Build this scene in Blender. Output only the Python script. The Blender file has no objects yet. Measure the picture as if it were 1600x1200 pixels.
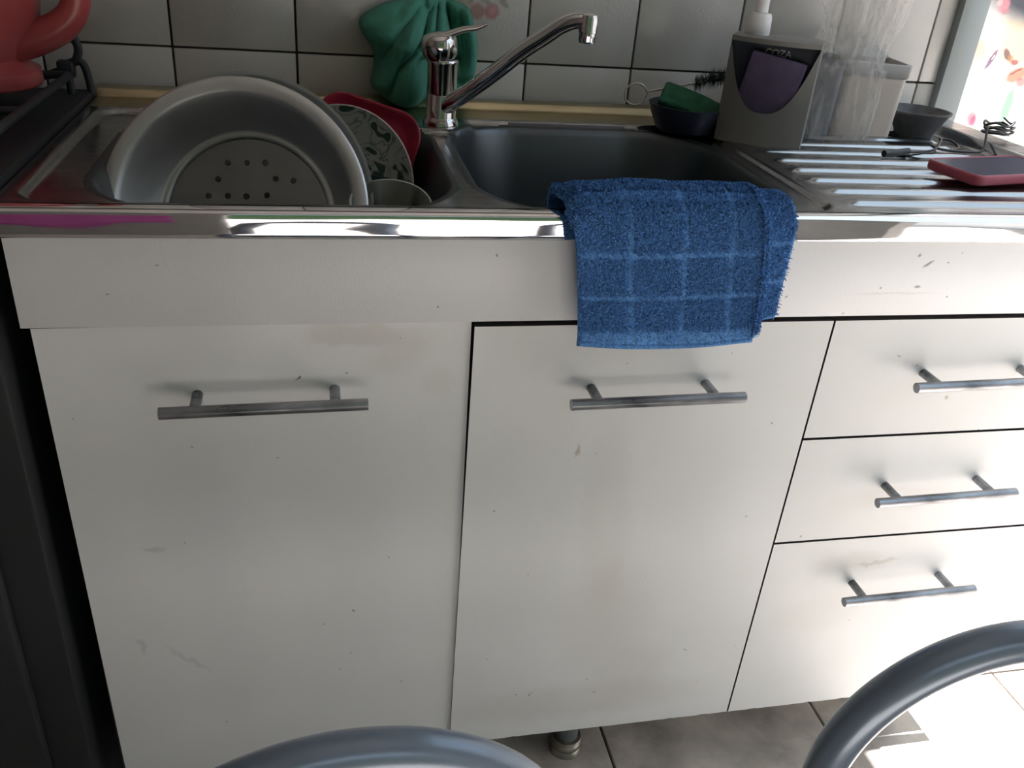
import bpy, bmesh, math, random
from mathutils import Vector, Matrix, noise
random.seed(7)
C = bpy.context.scene.collection
S = bpy.context.scene
PI = math.pi

# ------------------------------------------------------------------ camera, world, sun, exposure
cam = bpy.data.objects.new('camera', bpy.data.cameras.new('camera'))
C.objects.link(cam)
cam.data.sensor_width = 36.0
cam.data.lens = 1366.18 / 1600 * 36
cam.data.clip_start = 0.02
r_ = Vector((0.97737923, -0.19764759, 0.07526803))
u_ = Vector((0.03000679, 0.48187816, 0.87572429))
f_ = Vector((0.20935482, 0.85365618, -0.47690847))
M3 = Matrix((r_, u_, -f_)).transposed()
cam.matrix_world = Matrix.Translation((0.26822882, -0.80741618, 1.14762408)) @ M3.to_4x4()
S.camera = cam

w = bpy.data.worlds.new('sky'); S.world = w; w.use_nodes = True
wb = w.node_tree.nodes['Background']
wb.inputs['Color'].default_value = (0.66, 0.83, 1.0, 1)
wb.inputs['Strength'].default_value = 1.7
sun = bpy.data.objects.new('sun', bpy.data.lights.new('sun', 'SUN')); C.objects.link(sun)
sun.data.energy = 23.0; sun.data.angle = math.radians(0.6); sun.data.color = (0.94, 0.965, 1.06)
sun.rotation_euler = Vector((-0.13, 0.01, -1)).to_track_quat('-Z', 'Y').to_euler()
S.view_settings.view_transform = 'Standard'
S.view_settings.look = 'None'
S.view_settings.exposure = 0.1
S.view_settings.gamma = 1.0
S.view_settings.use_curve_mapping = False

# ------------------------------------------------------------------ materials
def nt(name):
    m = bpy.data.materials.new(name); m.use_nodes = True
    t = m.node_tree
    return m, t, t.nodes['Principled BSDF']
def mat(name, col, rough=.5, metal=0., var=0., vscale=8., bump=0., bscale=60., rvar=0., stretch=None, spec=None, coat=0., detail=4):
    m, t, p = nt(name)
    N, L = t.nodes, t.links
    p.inputs['Base Color'].default_value = (*col, 1)
    p.inputs['Roughness'].default_value = rough
    p.inputs['Metallic'].default_value = metal
    if spec is not None: p.inputs['Specular IOR Level'].default_value = spec
    if coat: p.inputs['Coat Weight'].default_value = coat; p.inputs['Coat Roughness'].default_value = .08
    tc = N.new('ShaderNodeTexCoord')
    mp = N.new('ShaderNodeMapping'); L.new(tc.outputs['Object'], mp.inputs[0])
    if stretch: mp.inputs['Scale'].default_value = stretch
    def noi(sc, d=detail):
        n = N.new('ShaderNodeTexNoise'); n.inputs['Scale'].default_value = sc; n.inputs['Detail'].default_value = d
        L.new(mp.outputs[0], n.inputs['Vector']); return n
    if var:
        n = noi(vscale); rp = N.new('ShaderNodeMapRange'); L.new(n.outputs[0], rp.inputs[0])
        rp.inputs[1].default_value = .3; rp.inputs[2].default_value = .7
        rp.inputs[3].default_value = 1 - var; rp.inputs[4].default_value = 1 + var * .4
        mx = N.new('ShaderNodeMix'); mx.data_type = 'RGBA'; mx.blend_type = 'MULTIPLY'
        mx.inputs[0].default_value = 1; mx.inputs[6].default_value = (*col, 1); L.new(rp.outputs[0], mx.inputs[7])
        L.new(mx.outputs[2], p.inputs['Base Color'])
    if rvar:
        n = noi(vscale * 1.7); rp = N.new('ShaderNodeMapRange'); L.new(n.outputs[0], rp.inputs[0])
        rp.inputs[1].default_value = .3; rp.inputs[2].default_value = .7
        rp.inputs[3].default_value = max(.02, rough - rvar); rp.inputs[4].default_value = rough + rvar
        L.new(rp.outputs[0], p.inputs['Roughness'])
    if bump:
        n = noi(bscale, 2); b = N.new('ShaderNodeBump'); b.inputs['Strength'].default_value = bump
        b.inputs['Distance'].default_value = .002
        L.new(n.outputs[0], b.inputs['Height']); L.new(b.outputs[0], p.inputs['Normal'])
    return m
def blobs(m, items, axes='xz', soft=.5, wobble=0., wscale=60.):
    """flat print / stains with a shape of their own: (cx, cz, rx, rz, rotation, colour, amount), in object space"""
    t = m.node_tree; N, L = t.nodes, t.links; p = N['Principled BSDF']
    tc = N.new('ShaderNodeTexCoord'); sx = N.new('ShaderNodeSeparateXYZ'); L.new(tc.outputs['Object'], sx.inputs[0])
    cb = N.new('ShaderNodeCombineXYZ')
    L.new(sx.outputs['XYZ'.index(axes[0].upper())], cb.inputs[0]); L.new(sx.outputs['XYZ'.index(axes[1].upper())], cb.inputs[1])
    vec = cb.outputs[0]
    if wobble:
        n = N.new('ShaderNodeTexNoise'); n.inputs['Scale'].default_value = wscale; L.new(vec, n.inputs['Vector'])
        s = N.new('ShaderNodeVectorMath'); s.operation = 'MULTIPLY_ADD'
        s.inputs[1].default_value = (wobble,) * 3; L.new(n.outputs['Color'], s.inputs[0])
        s2 = N.new('ShaderNodeVectorMath'); s2.operation = 'SUBTRACT'; s2.inputs[1].default_value = (wobble / 2, wobble / 2, 0)
        L.new(vec, s2.inputs[0]); L.new(s2.outputs[0], s.inputs[2]); vec = s.outputs[0]
    fl = N.new('ShaderNodeVectorMath'); fl.operation = 'MULTIPLY'; fl.inputs[1].default_value = (1, 1, 0); L.new(vec, fl.inputs[0]); vec = fl.outputs[0]
    src = p.inputs['Base Color'].links[0].from_socket if p.inputs['Base Color'].links else None
    for cx, cz, rx, rz, rot, col, amt in items:
        mp = N.new('ShaderNodeMapping'); mp.vector_type = 'TEXTURE'
        mp.inputs['Location'].default_value = (cx, cz, 0); mp.inputs['Rotation'].default_value = (0, 0, rot); mp.inputs['Scale'].default_value = (rx, rz, 1)
        L.new(vec, mp.inputs[0])
        ln = N.new('ShaderNodeVectorMath'); ln.operation = 'LENGTH'; L.new(mp.outputs[0], ln.inputs[0])
        mr = N.new('ShaderNodeMapRange'); mr.interpolation_type = 'SMOOTHSTEP'; L.new(ln.outputs['Value'], mr.inputs[0])
        mr.inputs[1].default_value = 1 - soft; mr.inputs[2].default_value = 1 + soft; mr.inputs[3].default_value = amt; mr.inputs[4].default_value = 0
        mx = N.new('ShaderNodeMix'); mx.data_type = 'RGBA'; L.new(mr.outputs[0], mx.inputs[0])
        if src: L.new(src, mx.inputs[6])
        else: mx.inputs[6].default_value = p.inputs['Base Color'].default_value
        mx.inputs[7].default_value = (*col, 1); src = mx.outputs[2]
    L.new(src, p.inputs['Base Color'])
    return m

WHITE = lambda n, **k: mat(n, (.775, .78, .765), .40, var=.05, vscale=6, bump=.05, bscale=500, **k)
STAIN = (.42, .33, .22); SPECK = (.12, .11, .10)
def specks(x0, x1, z0, z1, n, seed):
    R = random.Random(seed)
    return [(R.uniform(x0, x1), R.uniform(z0, z1), R.uniform(.0008, .0018), R.uniform(.0007, .0014), R.uniform(0, 3), SPECK, R.uniform(.4, .85)) for _ in range(n)]
m_door1 = blobs(WHITE('melamine_left'), [(.30, .757, .045, .012, 0, STAIN, .22), (.345, .735, .035, .02, .5, STAIN, .12), (.385, .70, .016, .016, 0, STAIN, .10), (.08, .50, .012, .003, -.4, SPECK, .2), (.05, .36, .004, .012, .2, SPECK, .18), (.10, .33, .03, .003, -.8, SPECK, .14)] + specks(.02, .40, .2, .76, 14, 3), wobble=.02)
m_door2 = blobs(WHITE('melamine_middle'), [(.60, .50, .03, .14, .1, STAIN, .13), (.62, .34, .06, .08, 0, STAIN, .12), (.60, .19, .16, .03, 0, STAIN, .16), (.55, .605, .0025, .008, 0, STAIN, .6), (.67, .24, .05, .05, 0, STAIN, .12)] + specks(.44, .82, .15, .75, 16, 4), wobble=.02)
m_drawer = blobs(WHITE('melamine_drawer'), [(1.02, .66, .003, .004, 0, STAIN, .7), (1.00, .51, .08, .02, 0, STAIN, .1), (.96, .40, .05, .02, 0, STAIN, .15), (.94, .31, .06, .03, 0, STAIN, .1), (1.0, .40, .03, .003, .1, STAIN, .3)] + specks(.86, 1.22, .2, .75, 8, 5), wobble=.02)
m_fascia = blobs(mat('melamine_fascia', (.765, .77, .775), .38, var=.03, vscale=6, bump=.07, bscale=420), specks(.01, 1.2, .775, .85, 14, 6) + [(.93, .835, .006, .0015, .6, SPECK, .7), (.915, .845, .002, .002, 0, SPECK, .7), (.925, .808, .004, .0015, 0, SPECK, .7), (.90, .80, .05, .0012, 0, STAIN, .2)], wobble=.004)
m_edge = mat('dark_board_edge', (.035, .032, .03), .8)
m_carcass = mat('carcass_board', (.05, .05, .05), .6, var=.1)  # darkened so the gaps between the fronts read as shadow
m_handle = mat('brushed_handle_metal', (.36, .37, .39), .36, 1., var=.75, vscale=36, rvar=.1, bump=.1, bscale=200, stretch=(.35, 1, 1))
m_steel = mat('brushed_steel', (.41, .415, .42), .2, 1., var=.12, vscale=12, rvar=.06, bump=.05, bscale=90, stretch=(.25, 4, 4))
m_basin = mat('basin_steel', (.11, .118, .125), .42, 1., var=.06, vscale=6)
m_trim = mat('polished_steel_edge', (.78, .78, .80), .045, 1., bump=.05, bscale=7, var=.06, vscale=40, stretch=(1, 2, 2))
m_lip = mat('steel_yellow_reflection', (.50, .43, .27), .32, 1., var=.2, vscale=25, stretch=(.3, 1, 1))  # yellow tint stands in for a warm reflection in the steel
m_chrome = mat('chrome', (.62, .60, .59), .09, 1., var=.15, vscale=30, rvar=.05)
m_chromed = mat('chrome_spout', (.66, .66, .67), .07, 1., var=.1, vscale=30)
m_dark = mat('dark_hole', (.012, .012, .012), .8)
m_tile = mat('white_glazed_tile', (.50, .485, .455), .22, var=.10, vscale=7, bump=.12, bscale=330, detail=3)
m_grout = mat('dirty_grout', (.10, .08, .06), .9, var=.3, vscale=40)
m_wallp = mat('painted_wall', (.42, .40, .37), .8, var=.06)
m_ceil = mat('ceiling_paint', (.45, .44, .42), .9)
m_floor = mat('beige_floor_tile', (.78, .67, .56), .28, var=.5, vscale=9, bump=.06, bscale=120, rvar=.08, detail=6)
m_fgrout = mat('dark_floor_grout', (.07, .055, .05), .9)
m_jamb = mat('grey_green_frame', (.205, .235, .235), .5, var=.05)
m_black = mat('black_enamel', (.005, .006, .008), .6, var=.3, vscale=20)
m_black2 = mat('dark_grey_enamel', (.009, .010, .012), .6, var=.2, vscale=20)
m_iron = mat('cast_iron', (.02, .021, .024), .6, bump=.3, bscale=200)
m_towel = mat('blue_terry', (.095, .265, .60), .95, var=.5, vscale=380, detail=2)
m_green = mat('green_cloth', (.065, .26, .19), .92, var=.2, vscale=18, bump=.35, bscale=420)
m_alu = mat('satin_aluminium', (.64, .65, .65), .5, 1., var=.10, vscale=14, rvar=.05)
m_alub = mat('dark_aluminium', (.30, .31, .31), .42, 1., var=.12, vscale=14)  # darker aluminium for the perforated base
m_red = mat('dark_red_plastic', (.30, .012, .035), .35)
m_kettle = mat('red_enamel', (.36, .065, .065), .3, var=.3, vscale=9, bump=.05, bscale=80)
m_navy = mat('navy_plastic', (.018, .02, .038), .4)
m_mug = mat('dark_green_glaze', (.01, .045, .035), .25)
m_scour = mat('green_scourer', (.018, .11, .055), .95, var=.35, vscale=60, bump=.9, bscale=500)
m_bristle = mat('dark_bristle', (.02, .035, .035), .8)
m_wire = mat('twisted_wire', (.5, .46, .40), .4, .8)
m_disp = mat('warm_grey_plastic', (.185, .175, .16), .5)
m_dispin = mat('dark_blue_grey_plastic', (.035, .042, .06), .4)
m_sponge = mat('purple_sponge', (.115, .088, .16), .95, var=.12, vscale=70, bump=.5, bscale=350)
m_pump = mat('white_pump_plastic', (.70, .69, .70), .3)
m_ink = mat('pale_print', (.5, .5, .52), .5)
m_tub = mat('cream_plastic_tub', (.74, .63, .55), .4, var=.05)
m_tubg = mat('grey_card', (.42, .40, .38), .6)
m_canis = mat('grey_canister', (.19, .195, .22), .5, var=.1)
m_mortar = mat('dark_grey_stone', (.12, .115, .115), .65, var=.25, vscale=60, bump=.2, bscale=200)
m_cable = mat('black_cable', (.02, .017, .016), .4)
m_case = mat('red_silicone_case', (.50, .10, .14), .45)
m_screen = mat('phone_screen_glass', (.03, .035, .07), .06, spec=.8)
m_tube = mat('blue_grey_painted_tube', (.20, .245, .31), .3, .3, var=.08, vscale=10, coat=.3)
m_seat = mat('grey_vinyl_seat', (.10, .10, .11), .5)
m_foot = mat('grey_plastic_foot', (.16, .175, .18), .45)
m_ring = mat('worn_metal_ring', (.45, .42, .37), .35, .9, var=.3, vscale=60)
m_patio = mat('patio_white_wall', (.66, .66, .65), .85, var=.05)
m_sky_block = mat('sky_block_green', (.025, .06, .02), .9, var=.5, vscale=30, bump=1, bscale=40)
m_lid = mat('white_lid', (.55, .52, .48), .45)
m_pink = mat('pink_reflection_tint', (.70, .16, .50), .5)
m_scrap = mat('chipped_board', (.55, .40, .22), .8, var=.4, vscale=80)

# ------------------------------------------------------------------ mesh helpers
def link(name, me, m, parent=None, smooth=True):
    o = bpy.data.objects.new(name, me); C.objects.link(o)
    if m is not None:
        me.materials.clear(); me.materials.append(m)
    if smooth:
        for p in me.polygons: p.use_smooth = True
    if parent:
        o.parent = parent; o.matrix_parent_inverse = parent.matrix_basis.inverted()
    return o
def pyd(name, v, f, m, parent=None, smooth=True):
    me = bpy.data.meshes.new(name); me.from_pydata([tuple(a) for a in v], [], f); me.update()
    return link(name, me, m, parent, smooth)
def frombm(name, bm, m, parent=None, smooth=False, auto=None):
    bmesh.ops.recalc_face_normals(bm, faces=bm.faces)
    me = bpy.data.meshes.new(name); bm.to_mesh(me); bm.free()
    o = link(name, me, m, parent, smooth or auto is not None)
    if auto is not None: me.set_sharp_from_angle(angle=math.radians(auto))
    return o
def box_bm(bm, a, b, bev=0.):
    t = bmesh.new(); bmesh.ops.create_cube(t, size=1)
    for v in t.verts:
        v.co = Vector([(a[i] + b[i]) / 2 + v.co[i] * (b[i] - a[i]) for i in range(3)])
    if bev: bmesh.ops.bevel(t, geom=list(t.edges), offset=bev, segments=2, affect='EDGES', profile=.5)
    me = bpy.data.meshes.new('tmp'); t.to_mesh(me); t.free(); bm.from_mesh(me); bpy.data.meshes.remove(me)
def box(name, a, b, m, parent=None, bev=0., xf=None):
    bm = bmesh.new(); box_bm(bm, a, b, bev)
    if xf: bmesh.ops.transform(bm, matrix=xf, verts=bm.verts)
    return frombm(name, bm, m, parent, auto=40 if bev else None)
def lathe(bm, prof, seg=48, xf=None, cap=True):
    rings = []
    for r, z in prof:
        if r < 1e-6: rings.append([bm.verts.new((0, 0, z))])
        else: rings.append([bm.verts.new((r * math.cos(2 * PI * k / seg), r * math.sin(2 * PI * k / seg), z)) for k in range(seg)])
    for a, b in zip(rings, rings[1:]):
        for k in range(seg):
            q = [a[k % len(a)], a[(k + 1) % len(a)], b[(k + 1) % len(b)], b[k % len(b)]]
            q = [x for i, x in enumerate(q) if x not in q[:i]]
            if len(q) > 2:
                try: bm.faces.new(q)
                except ValueError: pass
    vs = [v for r in rings for v in r]
    if xf: bmesh.ops.transform(bm, matrix=xf, verts=vs)
def lathe_o(name, prof, m, parent=None, seg=48, xf=None, auto=50):
    bm = bmesh.new(); lathe(bm, prof, seg, xf); return frombm(name, bm, m, parent, auto=auto)
def crom(pts, n=8, closed=False):
    P = [Vector(p) for p in pts]; out = []
    m = len(P)
    rng = range(m if closed else m - 1)
    for i in rng:
        p0 = P[i - 1] if (closed or i > 0) else P[0] * 2 - P[1]
        p1 = P[i]; p2 = P[(i + 1) % m]
        p3 = P[(i + 2) % m] if (closed or i + 2 < m) else P[-1] * 2 - P[-2]
        for k in range(n):
            t = k / n
            out.append(.5 * ((2 * p1) + (p2 - p0) * t + (2 * p0 - 5 * p1 + 4 * p2 - p3) * t * t + (3 * p1 - p0 - 3 * p2 + p3) * t ** 3))
    if not closed: out.append(P[-1])
    return out
def tube(bm, pts, rad, seg=12, closed=False, sy=1., cap=True):
    P = [Vector(p) for p in pts]; n = len(P); rings = []
    up = None
    for i in range(n):
        a = P[i - 1] if (closed or i > 0) else P[i]
        b = P[(i + 1) % n] if (closed or i + 1 < n) else P[i]
        d = (b - a).normalized()
        if up is None:
            up = Vector((0, 0, 1)) if abs(d.z) < .9 else Vector((1, 0, 0))
        s = d.cross(up).normalized(); up = s.cross(d).normalized()
        rr = rad(i / (n - 1)) if callable(rad) else rad
        rings.append([bm.verts.new(P[i] + (s * math.cos(2 * PI * k / seg) * rr + up * math.sin(2 * PI * k / seg) * rr * sy)) for k in range(seg)])
    for i in range(n if closed else n - 1):
        a, b = rings[i], rings[(i + 1) % n]
        for k in range(seg): bm.faces.new((a[k], a[(k + 1) % seg], b[(k + 1) % seg], b[k]))
    if not closed and cap:
        bm.faces.new(rings[0][::-1]); bm.faces.new(rings[-1])
def tube_o(name, pts, rad, m, parent=None, seg=12, closed=False, sy=1., auto=50):
    bm = bmesh.new(); tube(bm, pts, rad, seg, closed, sy); return frombm(name, bm, m, parent, auto=auto)
def prism_bm(bm, pts, y0, y1, xf=None, bev=0.):
    t = bmesh.new()
    a = [t.verts.new((x, y0, z)) for x, z in pts]; b = [t.verts.new((x, y1, z)) for x, z in pts]
    n = len(pts); t.faces.new(a); t.faces.new(b[::-1])
    for i in range(n): t.faces.new((a[i], b[i], b[(i + 1) % n], a[(i + 1) % n]))
    if bev: bmesh.ops.bevel(t, geom=[e for e in t.edges if e.is_manifold], offset=bev, segments=2, affect='EDGES')
    if xf: bmesh.ops.transform(t, matrix=xf, verts=t.verts)
    me = bpy.data.meshes.new('tmp'); t.to_mesh(me); t.free(); bm.from_mesh(me); bpy.data.meshes.remove(me)
def prism(name, pts, y0, y1, m, parent=None, xf=None, bev=0.):
    bm = bmesh.new(); prism_bm(bm, pts, y0, y1, xf, bev); return frombm(name, bm, m, parent, auto=35)
def tag(o, label, cat, group=None):
    o['label'] = label; o['category'] = cat
    if group: o['group'] = group
    return o
def thing(name, label, cat, loc, rot=(0, 0, 0), group=None):
    o = bpy.data.objects.new(name, None); C.objects.link(o); o.location = loc; o.rotation_euler = rot
    o.empty_display_size = .05
    bpy.context.view_layer.update()
    return tag(o, label, cat, group)
def local(o, parent):      # the mesh is already in the parent's own space
    o.parent = parent; o.matrix_parent_inverse = Matrix.Identity(4); return o
def struct(o): o['kind'] = 'structure'; return o
def rrect(cx, cy, hx, hy, r, n=8):
    out = []
    for sx, sy, a0 in ((1, 1, 0), (-1, 1, PI / 2), (-1, -1, PI), (1, -1, 1.5 * PI)):
        for k in range(n + 1):
            a = a0 + PI / 2 * k / n
            out.append((cx + sx * (hx - r) + r * math.cos(a), cy + sy * (hy - r) + r * math.sin(a)))
    return out
def sst(a, b, x):
    t = min(1, max(0, (x - a) / (b - a))); return t * t * (3 - 2 * t)

# ------------------------------------------------------------------ room shell
TI = 0.1621; TX0 = 0.0821; GZ = 0.9503; WY = 0.50
wall_back = struct(box('wall_back', (-1.6, WY + .008, 0), (1.292, WY + .15, 2.4), m_grout))
def tile_mesh(w_, h_, seed):
    bm = bmesh.new(); g = .0014
    box_bm(bm, (g, -.008, g), (w_ - g, 0, h_ - g), .0016)
    bmesh.ops.recalc_face_normals(bm, faces=bm.faces)
    me = bpy.data.meshes.new('tile'); bm.to_mesh(me); bm.free(); me.materials.append(m_tile)
    for p in me.polygons: p.use_smooth = True
    me.set_sharp_from_angle(angle=math.radians(40)); return me
full = tile_mesh(TI, TI, 1); low = tile_mesh(TI, .075, 2)
m_decor = blobs(m_tile.copy(), [
    (.086, .0664, .0115, .0105, 0, (.36, .19, .17), .8), (.107, .0675, .011, .0105, .2, (.42, .17, .17), .8), (.108, .069, .005, .005, 0, (.55, .3, .28), .7),
    (.050, .070, .013, .005, .5, (.24, .25, .16), .65), (.058, .080, .02, .006, -.3, (.34, .31, .18), .6), (.066, .064, .005, .010, .2, (.26, .22, .18), .6),
    (.078, .082, .008, .004, .8, (.22, .22, .16), .65), (.094, .083, .012, .004, -.5, (.25, .22, .17), .65), (.124, .079, .009, .004, -.7, (.24, .19, .17), .65), (.118, .089, .012, .004, -.4, (.24, .22, .17), .6),
    (.03, .082, .010, .006, .1, (.36, .32, .2), .45), (.075, .100, .02, .012, .3, (.40, .22, .2), .6), (.10, .10, .016, .012, .3, (.40, .2, .2), .6)], soft=.35, wobble=.006, wscale=160)
decor = full.copy(); decor.materials.clear(); decor.materials.append(m_decor)
def lay(me, parent, loc, name='tile'):
    o = bpy.data.objects.new(name, me); C.objects.link(o); o.parent = parent; o.location = loc; return o
for i in range(-5, 8):
    x = TX0 + TI * i
    wd = min(x + TI, 1.29) - x
    if wd < TI * .9:
        fm, lm = tile_mesh(wd, TI, 3), tile_mesh(wd, .075, 4)
    else: fm, lm = full, low
    lay(lm, wall_back, (x, WY + .008, GZ - .075))
    for j in range(4):
        lay(decor if (i, j) == (2, 0) else fm, wall_back, (x, WY + .008, GZ + TI * j))
floor = struct(box('floor', (-1.7, -5.2, -.06), (4.2, 3.2, -.010), m_fgrout))
FT = .3731
def ftile(w_, seed):
    bm = bmesh.new(); g = .0022; box_bm(bm, (g, g, -.010), (w_ - g, w_ - g, 0), .0012)
    bmesh.ops.recalc_face_normals(bm, faces=bm.faces)
    me = bpy.data.meshes.new('floor_tile'); bm.to_mesh(me); bm.free(); me.materials.append(m_floor); return me
ftm = ftile(FT, 1)
for i in range(-8, 8):
    for j in range(-13, 4):
        lay(ftm, floor, (1.060 + FT * i, .1207 + FT * j, 0), 'floor_tile')
struct(box('ceiling', (-1.75, -1.6, 2.4), (1.42, WY + .15, 2.5), m_ceil))
struct(box('wall_left', (-1.75, -1.6, 0), (-1.6, WY + .15, 2.4), m_wallp))
wf = bmesh.new()
box_bm(wf, (-1.6, -1.60, 0), (.04, -1.50, 2.4)); box_bm(wf, (.04, -1.60, 1.8), (1.34, -1.50, 2.4))  # opening behind the camera, added for fill light and the front edge's reflection
struct(frombm('wall_front', wf, m_wallp))
wr = bmesh.new()
box_bm(wr, (1.292, -1.6, 0), (1.33, -.60, 2.4)); box_bm(wr, (1.292, -.60, 1.9), (1.33, WY + .15, 2.4))
struct(frombm('wall_right', wr, m_wallp))
bm = bmesh.new(); box_bm(bm, (1.2475, .483, .0), (1.292, WY + .008, 1.9), .0012)
tr = struct(frombm('trim_1', bm, m_jamb, auto=40)); tr['label'] = 'grey green metal door frame upright at right end of tiled wall'
# yard outside
struct(box('wall_patio', (1.45, .952, 0), (4.2, 1.05, 2.3), m_patio))
struct(box('wall_yard', (3.9, -5.2, 0), (4.05, .95, 2.3), m_patio))
sky_block = struct(box('wall_sky_block', (-1.7, -5.1, 0), (3.9, -4.7, 3.4), m_sky_block))  # unseen dark green block, added to keep sky light off the backsplash

# poster seen through the doorway: an abstract printed cloth (generic stand-in)
bm = bmesh.new()
nx, nz = 24, 30
vv = [[bm.verts.new((1.60 + .62 * i / nx, .944 - .006 * math.sin(i * .9) - .001 * math.sin(j * .5), .795 + .65 * j / nz)) for j in range(nz + 1)] for i in range(nx + 1)]
for i in range(nx):
    for j in range(nz): bm.faces.new((vv[i][j], vv[i + 1][j], vv[i + 1][j + 1], vv[i][j + 1]))
m_print = mat('printed_cloth', (.86, .83, .80), .9)
blobs(m_print, [
    (1.74, .975, .16, .045, -.05, (.85, .66, .38), .6),
    (1.80, 1.10, .17, .085, .08, (.045, .05, .07), .95), (1.689, 1.046, .016, .014, 0, (.60, .25, .28), .8), (1.675, 1.05, .008, .006, 0, (.75, .45, .45), .8), (1.70, 1.034, .012, .006, 0, (.45, .2, .22), .7),
    (1.655, .945, .028, .030, 0, (.80, .33, .30), .6),
    (1.7025, .9385, .022, .0062, 1.12, (.16, .08, .17), .9), (1.706, .943, .006, .002, 1.1, (.8, .75, .75), .8), (1.693, .921, .006, .0015, 1.2, (.16, .08, .17), .8),
    (1.740, .949, .015, .007, -.9, (.18, .09, .11), .85), (1.751, .942, .010, .006, -.9, (.55, .28, .16), .7), (1.763, .9345, .008, .006, 0, (.45, .12, .12), .85),
    (1.775, .909, .022, .014, .5, (.72, .26, .14), .8), (1.772, .916, .016, .002, .55, (.40, .1, .1), .8), (1.79, .895, .010, .010, .5, (.75, .2, .2), .7),
    (1.778, .838, .010, .046, .0, (.25, .62, .38), .75), (1.6975, .812, .012, .016, .4, (.75, .12, .2), .75), (1.705, .806, .008, .012, .4, (.78, .1, .2), .8), (1.695, .83, .006, .010, .2, (.70, .45, .42), .5)],
    soft=.3, wobble=.006, wscale=70)
o = frombm('printed_cloth', bm, m_print, smooth=True)
sm = o.modifiers.new('thickness', 'SOLIDIFY'); sm.thickness = .002
tag(o, 'sunlit cloth with flower and leaf print hanging on white wall outside doorway', 'cloth')

# ------------------------------------------------------------------ stove
st = thing('stove', 'black enamelled stove left of the white cabinet', 'stove', (-.3, .2, 0))
bm = bmesh.new(); box_bm(bm, (-.6, -.02, .03), (-.022, .46, .885), .004)
frombm('body', bm, m_black, st, auto=40)
bm = bmesh.new(); box_bm(bm, (-.56, -.04, .14), (-.063, -.0205, .70), .006)
od = frombm('oven_door', bm, m_black2, st, auto=40)
box('oven_window', (-.50, -.042, .26), (-.13, -.0395, .58), m_black, od, .001)
tube_o('door_handle', crom([(-.53, -.04, .675), (-.53, -.075, .675), (-.4, -.08, .675), (-.2, -.08, .675), (-.095, -.075, .675), (-.095, -.04, .675)], 5), .008, m_black2, od)
box('control_panel', (-.58, -.032, .735), (-.03, -.0205, .872), m_black2, st, .003)
for k in range(4):
    lathe_o('knob', [(.0, .022), (.014, .022), (.018, .014), (.019, 0)], m_black, st, 20, Matrix.Translation((-.51 + k * .11, -.032, .80)) @ Matrix.Rotation(PI / 2, 4, 'X'))
bm = bmesh.new(); box_bm(bm, (-.60, -.02, .885), (-.0145, .462, .899), .004)
frombm('hob', bm, m_black2, st, auto=40)
for cx in (-.44, -.16):
    for cy in (.11, .33):
        b = lathe_o('burner', [(0, .918), (.028, .918), (.032, .914), (.034, .906), (.045, .900)], m_iron, st, 24, Matrix.Translation((cx, cy, 0)))
for cx in (-.44, -.16):
    bm = bmesh.new()
    for dy in (.02, .22, .43): tube(bm, [(cx - .125, dy, .921), (cx + .125, dy, .921)], .005, 8)
    for dx in (-.125, .0, .125):
        tube(bm, [(cx + dx, .02, .921), (cx + dx, .43, .921)], .005, 8)
    for dx in (-.125, .125):
        for dy in (.02, .43): tube(bm, [(cx + dx, dy, .921), (cx + dx, dy, .898)], .005, 8)
    for cy in (.11, .33):
        for k in range(4):
            a = PI / 4 + k * PI / 2
            tube(bm, [(cx + .035 * math.cos(a), cy + .035 * math.sin(a), .925), (cx + .10 * math.cos(a), cy + .09 * math.sin(a), .922)], .004, 8)
    frombm('grate', bm, m_iron, st, auto=50)
bm = bmesh.new()
tube(bm, crom([(-.0155, .45, .893), (-.017, .45, .915), (-.021, .45, .932), (-.03, .45, .9345), (-.047, .45, .929)], 5), .0048, 10)
box_bm(bm, (-.052, .443, .914), (-.031, .457, .936), .004)
hg = frombm('lid_hinge', bm, m_iron, st, auto=50)
tube_o('hinge_spring', crom([(-.052, .45, .962), (-.040, .45, .968), (-.029, .45, .964), (-.024, .45, .951), (-.029, .45, .936), (-.043, .45, .926), (-.06, .45, .918), (-.078, .45, .914)], 6), .0052, m_iron, hg, 10)

# red pitcher on the stove
pt = thing('pitcher', 'red enamel pitcher with thick loop handle standing on stove', 'pitcher', (-.115, .33, .9265))
lathe_o('body', [(0, .9265), (.072, .9265), (.075, .930), (.074, .944), (.062, .950), (.058, .956), (.068, .975), (.082, 1.00), (.088, 1.03), (.084, 1.07), (.066, 1.11), (.052, 1.14), (.05, 1.16), (.056, 1.18), (.052, 1.18), (.046, 1.16), (.048, 1.14), (.062, 1.11), (.08, 1.07), (.083, 1.03), (.076, 1.0), (.06, .965), (0, .958)], m_kettle, pt, 56, Matrix.Translation((-.115, .33, 0)))
tube_o('loop_handle', crom([(-.062, .328, .972), (-.036, .328, .980), (-.010, .328, .993), (.007, .328, 1.012), (.012, .328, 1.045), (-.004, .328, 1.085), (-.04, .328, 1.10), (-.075, .328, 1.095)], 7), lambda t: .0155 + .012 * (max(0, .45 - t)) ** 1.0, m_kettle, pt, 16)

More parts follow.
